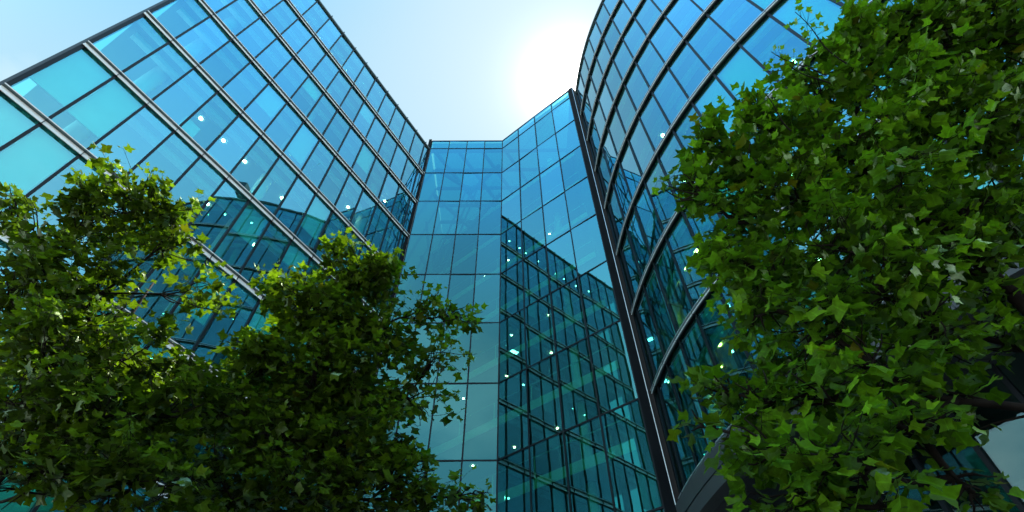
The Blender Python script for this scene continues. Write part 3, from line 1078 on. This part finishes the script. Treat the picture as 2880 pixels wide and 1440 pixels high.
def build_trees():
    lm = leaf_mat("tulip_leaf_deep", (0.022, 0.047, 0.002), (0.032, 0.066, 0.001))  # darker green of the left and middle trees
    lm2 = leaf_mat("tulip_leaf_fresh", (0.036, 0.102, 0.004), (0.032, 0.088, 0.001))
    left = [(310, 535, 120, 1, 7.2), (215, 560, 90, .9, 7.0), (410, 540, 80, .9, 7.3), (30, 540, 70, .8, 6.6), (120, 690, 130, 1, 6.8), (430, 610, 70, .7, 7.2), (250, 740, 110, .75, 7.0),
            (30, 760, 120, 1, 6.4), (480, 730, 65, .5, 7.2), (110, 880, 150, 1, 6.5), (330, 900, 120, .9, 7.0), (60, 1030, 140, 1, 6.2), (260, 1050, 150, 1.1, 6.6), (430, 1040, 110, 1, 7.0), (120, 1190, 150, 1.1, 6.3), (330, 1220, 150, 1.1, 6.6),
            (120, 900, 140, 1.1, 8.6), (280, 960, 140, 1.1, 8.7), (420, 1000, 120, 1.1, 8.7), (60, 1060, 140, 1.1, 8.4), (240, 1110, 150, 1.2, 8.4)]  # rear lobes, added to shade the lower front leaves
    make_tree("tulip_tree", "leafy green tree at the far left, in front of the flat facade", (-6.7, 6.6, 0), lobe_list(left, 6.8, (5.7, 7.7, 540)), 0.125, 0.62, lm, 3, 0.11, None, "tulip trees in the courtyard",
              [(along(430, 640, 7.4), along(565, 690, 7.4), 26, 0.10), (along(450, 530, 7.7), along(505, 525, 7.8), 14, 0.09), (along(250, 500, 7.7), along(190, 450, 7.8), 14, 0.09), (along(360, 480, 7.8), along(385, 425, 7.9), 14, 0.09), (along(470, 760, 7.1), along(570, 800, 7.1), 20, 0.10), (along(40, 520, 7.4), along(25, 462, 7.4), 12, 0.09)])
    mid = [(880, 690, 95, 1.1, 8.4), (745, 745, 95, 1, 8.2), (955, 720, 75, 1, 8.5), (830, 800, 130, 1.1, 8.3), (960, 830, 95, 1, 8.5), (1070, 800, 70, .45, 8.6), (1150, 800, 50, .3, 8.7), (1090, 905, 80, .38, 8.6), (1040, 1010, 90, .45, 8.5),
           (640, 910, 100, .9, 8.0), (790, 950, 140, 1.1, 8.2), (920, 980, 110, 1, 8.4), (560, 1040, 110, 1.1, 7.8), (700, 1090, 140, 1.2, 8.0), (870, 1120, 140, 1.1, 8.2), (1010, 1180, 100, .8, 8.3), (560, 1210, 140, 1.2, 7.7), (760, 1240, 140, 1.2, 7.9), (1090, 1250, 80, .7, 8.3), (1190, 1240, 45, .4, 8.3), (930, 1260, 120, 1, 8.1),
           (660, 960, 110, 1.1, 10.0), (800, 990, 130, 1.1, 10.0), (920, 1010, 100, 1, 10.0), (600, 1090, 120, 1.1, 9.8), (760, 1120, 130, 1.2, 9.8), (900, 1120, 110, 1.1, 9.8)]  # hidden back layer, put in to darken the foliage below it
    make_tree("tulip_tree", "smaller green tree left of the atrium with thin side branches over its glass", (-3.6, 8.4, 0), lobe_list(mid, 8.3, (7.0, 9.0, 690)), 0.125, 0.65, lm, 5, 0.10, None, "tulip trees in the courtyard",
              [(along(1110, 810, 8.6), along(1215, 785, 8.7), 26, 0.10), (along(1080, 890, 8.3), along(1200, 890, 8.3), 24, 0.10), (along(1050, 1000, 7.9), along(1155, 990, 8.0), 24, 0.10),
               (along(1130, 1245, 7.1), along(1235, 1240, 7.1), 16, 0.09), (along(1060, 780, 8.7), along(1110, 735, 8.8), 16, 0.10), (along(870, 660, 9.0), along(900, 598, 9.1), 14, 0.09), (along(680, 720, 8.9), along(645, 680, 9.0), 14, 0.10)])
    right = [(1775, 350, 75, .8, 5.0), (1850, 420, 100, .9, 5.0), (1960, 340, 110, 1, 5.0), (2060, 230, 110, 1, 5.1), (2190, 160, 120, 1, 5.1), (2350, 110, 140, 1.1, 5.0), (2500, 120, 140, 1.2, 4.8), (2420, 40, 110, 1.1, 5.0), (2560, 30, 110, 1.1, 4.9), (2290, 60, 80, .9, 5.0),
             (1730, 460, 65, .8, 4.9), (1850, 560, 100, 1, 4.8), (1980, 500, 130, 1, 4.8), (2130, 400, 140, 1.1, 4.8), (2290, 320, 150, 1.1, 4.7), (2470, 320, 150, 1, 4.6),
             (1800, 650, 70, .8, 4.7), (1940, 690, 110, .9, 4.6), (2090, 620, 140, 1, 4.5), (2260, 520, 150, 1, 4.4), (2440, 520, 120, .7, 4.6), (1900, 800, 75, .8, 4.5), (2050, 820, 120, .9, 4.4), (2220, 740, 130, .9, 4.3), (2380, 680, 100, .5, 4.5),
             (1820, 980, 70, .7, 4.4), (1900, 1000, 90, .9, 4.3), (2040, 990, 120, 1, 4.2), (2200, 920, 130, .9, 4.1), (2350, 890, 110, .7, 4.2), (1760, 1070, 45, .5, 4.4), (1900, 1130, 100, .9, 4.2), (2080, 1160, 130, .9, 4.0), (2280, 1080, 120, .8, 4.0), (2000, 1270, 120, .9, 4.1), (2220, 1270, 110, .7, 3.9), (2450, 1240, 90, .5, 4.0), (2520, 860, 80, .4, 4.3), (2560, 470, 90, .9, 4.6), (2550, 620, 80, .8, 4.5), (2520, 760, 90, .7, 4.4), (2570, 880, 80, .6, 4.3), (2330, 790, 90, .5, 4.3), (2400, 1010, 90, .6, 4.1), (2580, 250, 100, .9, 4.7), (2470, 640, 80, .9, 4.3), (2560, 540, 80, .9, 4.3),
             (1960, 720, 110, .9, 6.2), (2130, 660, 120, .9, 6.2), (2300, 600, 130, .9, 6.1), (2080, 860, 120, .9, 6.1), (2260, 800, 130, .8, 6.1), (1960, 960, 100, .9, 6.1), (2140, 1000, 120, .9, 6.0), (2420, 560, 110, .8, 6.2)]  # back layer added so that the lower front foliage falls in shade
    sp = [(along(2130, 160, 5.1), along(2000, 30, 5.3), 34, 0.06), (along(2080, 190, 5.1), along(1940, 130, 5.2), 18, 0.05), (along(2090, 210, 5.1), along(1985, 165, 5.2), 12, 0.055), (along(1990, 330, 5.0), along(1925, 235, 5.1), 12, 0.07)]
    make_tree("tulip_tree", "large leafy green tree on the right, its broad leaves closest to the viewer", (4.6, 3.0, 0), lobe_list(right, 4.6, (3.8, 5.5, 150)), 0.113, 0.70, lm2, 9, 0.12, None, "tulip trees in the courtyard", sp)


# ================================================================= THINGS BEHIND THE GLASS
def indoor_things():
    M["palm_leaf"] = plain("palm_leaf", (0.03, 0.09, 0.02), 0.5, 0, 0.3, 8)
    M["pot"] = plain("white_glazed_pot", (0.7, 0.7, 0.68), 0.3, 0, 0.04)
    M["paper"] = plain("white_paper", (0.85, 0.85, 0.83), 0.7, 0, 0.02)
    rng = np.random.default_rng(4)
    x, y = lp(LW * 7.6, -0.85); z = lz(4) + 0.112
    r = empty("potted_palm", (x, y, z))
    tag(r, "spiky potted palm standing inside the flat facade beside the glass", "plant")
    mb = MB(); mb.tube([(x, y, z), (x, y, z + 0.25), (x, y, z + 0.5)], [0.2, 0.25, 0.29], 16); mb.build("pot", M["pot"], r, True)
    mb = MB(); mb.tube(bent((x, y, z + 0.45), (x + .05, y, z + 1.9), 6, 0.02, rng), [0.05] * 7, 8); mb.build("trunk", M["bark"], r, True)
    mb = MB()
    for i in range(46):
        a = rng.uniform(0, 6.28); L = rng.uniform(0.5, 0.95); up = rng.uniform(-0.2, 0.9)
        d = np.array([math.cos(a), math.sin(a), 0.0]); sd_ = np.array([-d[1], d[0], 0]) * 0.022
        p = np.array([x + .05, y, z + 1.9 + rng.uniform(-.15, .1)])
        pts = [p + d * L * t + np.array([0, 0, up * L * t - 0.75 * L * t * t]) for t in (0, .35, .7, 1.0)]
        for q in range(3):
            w0, w1 = (0.6, 1, .8, .1)[q], (0.6, 1, .8, .1)[q + 1]
            mb.quad(pts[q] - sd_ * w0, pts[q] + sd_ * w0, pts[q + 1] + sd_ * w1, pts[q + 1] - sd_ * w1)
    mb.build("fronds", M["palm_leaf"], r)
    x, y = lp(LW * 3.25, -0.6); z = lz(5) + 0.112
    r = empty("flip_chart", (x, y, z))
    tag(r, "white flip chart board standing inside the flat facade behind the glass", "flip chart")
    a, b = np.array([x, y]) - LD * 0.36, np.array([x, y]) + LD * 0.36
    mb = MB(); mb.hexa([(*a, z + .75), (*b, z + .80), (*(b - LN * .12), z + 1.75), (*(a - LN * .12), z + 1.75)] + [(*(a - LN * .03), z + .75), (*(b - LN * .03), z + .80), (*(b - LN * .15), z + 1.75), (*(a - LN * .15), z + 1.75)])
    mb.build("paper_pad", M["paper"], r)
    for p in (a + LD * .06, b - LD * .06, np.array([x, y]) - LN * .55):
        mb = MB(); mb.bar((*p, z), (*(np.array([x, y]) - LN * .16 + (p - np.array([x, y])) * .2), z + 1.7), 0.03, 0.03, (0, 1, 0)); mb.build("leg", M["silver"], r)
    x, y = lp(LW * 4.35, -0.5); z = lz(5) + 0.112
    r = empty("storage_box", (x, y, z))
    tag(r, "white lidded storage box on the floor inside the flat facade beside the glass", "box")
    a, b, c = LD * .28, LN * .2, np.array([x, y])
    mb = MB(); mb.prism([c - a - b, c + a - b, c + a + b, c - a + b], z, z + .42); mb.build("box_body", M["paper"], r)
    a, b = LD * .30, LN * .22
    mb = MB(); mb.prism([c - a - b, c + a - b, c + a + b, c - a + b], z + .422, z + .50); mb.build("lid", M["pot"], r)


# ================================================================= LIGHT
SUN_PX = (1602, 230)
u, v = SUN_PX[0] - 1440, 720 - SUN_PX[1]
sd = cF + cR * u / FPX + cU * v / FPX
sd /= np.linalg.norm(sd)
SUN_EL = math.asin(sd[2])
SUN_AZ = math.atan2(sd[0], sd[1])
ln = bpy.data.lights.new("sun", "SUN")
ln.energy = 5.0
ln.angle = R_(0.53)
ln.color = (1.0, 0.95, 0.86)
so = bpy.data.objects.new("sun", ln)
COL.objects.link(so)
so.rotation_euler = Vector((-sd[0], -sd[1], -sd[2])).to_track_quat("-Z", "Y").to_euler()
so.location = (0, 0, 60)

w = bpy.data.worlds.new("World")
SC.world = w
w.use_nodes = True
nt = w.node_tree
nt.nodes.clear()
out = nt.nodes.new("ShaderNodeOutputWorld")
bg = nt.nodes.new("ShaderNodeBackground")
bg.inputs["Strength"].default_value = 0.15
sky = nt.nodes.new("ShaderNodeTexSky")
sky.sky_type = "NISHITA"
sky.sun_disc = False
sky.sun_elevation = SUN_EL
sky.sun_rotation = SUN_AZ
sky.altitude = 0
sky.air_density = 1.0
sky.dust_density = 0.35
sky.ozone_density = 0.6
# thin summer cloud, low in the sky
tc = nt.nodes.new("ShaderNodeTexCoord")
mp = nt.nodes.new("ShaderNodeMapping"); mp.inputs["Scale"].default_value = (1, 1, 2.2)
nt.links.new(tc.outputs["Generated"], mp.inputs["Vector"])
nz = nt.nodes.new("ShaderNodeTexNoise"); nz.inputs["Scale"].default_value = 3.2; nz.inputs["Detail"].default_value = 8; nz.inputs["Roughness"].default_value = 0.55
nt.links.new(mp.outputs[0], nz.inputs["Vector"])
cr = nt.nodes.new("ShaderNodeMapRange"); cr.inputs["From Min"].default_value = 0.46; cr.inputs["From Max"].default_value = 0.68; cr.inputs["To Max"].default_value = 0.7
nt.links.new(nz.outputs["Fac"], cr.inputs["Value"])
sx = nt.nodes.new("ShaderNodeSeparateXYZ"); nt.links.new(tc.outputs["Generated"], sx.inputs[0])
er = nt.nodes.new("ShaderNodeMapRange"); er.inputs["From Min"].default_value = 0.75; er.inputs["From Max"].default_value = 0.3
nt.links.new(sx.outputs["Z"], er.inputs["Value"])
ml = nt.nodes.new("ShaderNodeMath"); ml.operation = "MULTIPLY"
nt.links.new(cr.outputs[0], ml.inputs[0]); nt.links.new(er.outputs[0], ml.inputs[1])
mx = nt.nodes.new("ShaderNodeMix"); mx.data_type = "RGBA"
mx.inputs[7].default_value = (7.5, 8.0, 8.2, 1)
nt.links.new(ml.outputs[0], mx.inputs[0])
nt.links.new(sky.outputs[0], mx.inputs[6])
hs = nt.nodes.new("ShaderNodeHueSaturation"); hs.inputs["Saturation"].default_value = 1.3; hs.inputs["Hue"].default_value = 0.49
nt.links.new(mx.outputs[2], hs.inputs["Color"])
hz = nt.nodes.new("ShaderNodeMapRange"); hz.inputs["From Min"].default_value = 0.85; hz.inputs["From Max"].default_value = 0.30; hz.inputs["To Max"].default_value = 0.65
nt.links.new(sx.outputs["Z"], hz.inputs["Value"])
mh = nt.nodes.new("ShaderNodeMix"); mh.data_type = "RGBA"
mh.inputs[7].default_value = (4.9, 6.0, 6.3, 1)
nt.links.new(hz.outputs[0], mh.inputs[0])
nt.links.new(hs.outputs[0], mh.inputs[6])
# hazy summer air: the brightness of the open sky levels off, with a bright aureole close to the sun
fw = nt.nodes.new("ShaderNodeMapRange"); fw.inputs["From Min"].default_value = 0.12; fw.inputs["From Max"].default_value = 0.45; fw.inputs["To Max"].default_value = 0.7
nt.links.new(sx.outputs["Y"], fw.inputs["Value"])
mf = nt.nodes.new("ShaderNodeMix"); mf.data_type = "RGBA"; mf.inputs[7].default_value = (2.0, 2.8, 3.25, 1)
nt.links.new(fw.outputs[0], mf.inputs[0]); nt.links.new(mh.outputs[2], mf.inputs[6])
sep = nt.nodes.new("ShaderNodeSeparateColor"); nt.links.new(mf.outputs[2], sep.inputs[0])
cmb = nt.nodes.new("ShaderNodeCombineColor")
for i, lim in enumerate((1.62, 2.27, 2.68)):
    sm = nt.nodes.new("ShaderNodeMath"); sm.operation = "SMOOTH_MIN"; sm.inputs[1].default_value = lim; sm.inputs[2].default_value = 1.2
    nt.links.new(sep.outputs[i], sm.inputs[0]); nt.links.new(sm.outputs[0], cmb.inputs[i])
dt = nt.nodes.new("ShaderNodeVectorMath"); dt.operation = "DOT_PRODUCT"; dt.inputs[1].default_value = tuple(sd)
nt.links.new(tc.outputs["Generated"], dt.inputs[0])
cl = nt.nodes.new("ShaderNodeMath"); cl.operation = "MAXIMUM"; cl.inputs[1].default_value = 0.0; nt.links.new(dt.outputs["Value"], cl.inputs[0])
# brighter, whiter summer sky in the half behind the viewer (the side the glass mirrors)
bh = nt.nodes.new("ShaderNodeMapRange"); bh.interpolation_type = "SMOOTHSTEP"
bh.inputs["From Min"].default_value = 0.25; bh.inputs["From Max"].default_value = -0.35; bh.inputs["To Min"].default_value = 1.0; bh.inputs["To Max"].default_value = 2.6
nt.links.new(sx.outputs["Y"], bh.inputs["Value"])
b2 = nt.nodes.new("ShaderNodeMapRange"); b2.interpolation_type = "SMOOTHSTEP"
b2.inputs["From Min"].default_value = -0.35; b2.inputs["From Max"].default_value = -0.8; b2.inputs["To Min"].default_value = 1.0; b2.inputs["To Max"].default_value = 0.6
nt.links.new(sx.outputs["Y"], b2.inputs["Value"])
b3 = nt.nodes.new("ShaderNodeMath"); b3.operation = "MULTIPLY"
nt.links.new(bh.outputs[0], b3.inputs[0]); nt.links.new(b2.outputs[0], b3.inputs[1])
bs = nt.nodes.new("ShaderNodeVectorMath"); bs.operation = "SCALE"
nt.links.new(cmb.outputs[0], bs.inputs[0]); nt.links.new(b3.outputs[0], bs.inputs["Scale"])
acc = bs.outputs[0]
ca = nt.nodes.new("ShaderNodeVectorMath"); ca.operation = "SCALE"; ca.inputs[0].default_value = (6.0, 4.4, 3.4)
nt.links.new(ml.outputs[0], ca.inputs["Scale"])
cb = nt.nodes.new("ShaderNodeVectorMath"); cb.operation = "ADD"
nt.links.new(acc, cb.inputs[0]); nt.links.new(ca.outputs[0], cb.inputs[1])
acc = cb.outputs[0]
for pw_, col in ((22.0, (0.18, 0.12, 0.07)), (70.0, (0.5, 0.4, 0.3)), (330.0, (2.6, 2.3, 2.0)), (1500.0, (14.0, 13.0, 12.0))):
    pn = nt.nodes.new("ShaderNodeMath"); pn.operation = "POWER"; pn.inputs[1].default_value = pw_; nt.links.new(cl.outputs[0], pn.inputs[0])
    sc_ = nt.nodes.new("ShaderNodeVectorMath"); sc_.operation = "SCALE"; sc_.inputs[0].default_value = col; nt.links.new(pn.outputs[0], sc_.inputs["Scale"])
    ad = nt.nodes.new("ShaderNodeVectorMath"); ad.operation = "ADD"; nt.links.new(acc, ad.inputs[0]); nt.links.new(sc_.outputs[0], ad.inputs[1])
    acc = ad.outputs[0]
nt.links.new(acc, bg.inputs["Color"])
nt.links.new(bg.outputs[0], out.inputs["Surface"])

build_left()
build_centre()
build_right()
build_sky_blocker()
build_trees()
indoor_things()
bpy.context.view_layer.update()

# ----------------------------------------------------------------- render settings
SC.render.engine = "CYCLES"
cy = SC.cycles
cy.max_bounces = 14
cy.transparent_max_bounces = 40
cy.diffuse_bounces = 3
cy.glossy_bounces = 5
cy.transmission_bounces = 6
cy.caustics_reflective = True
cy.caustics_refractive = False
cy.blur_glossy = 0.5
cy.sample_clamp_indirect = 4.0
cy.use_denoising = True
try:
    cy.denoiser = "OPENIMAGEDENOISE"
except Exception:
    pass
vs = SC.view_settings
vs.view_transform = "Standard"
vs.look = "None"
vs.exposure = 1.3
vs.gamma = 1.0
vs.use_curve_mapping = False
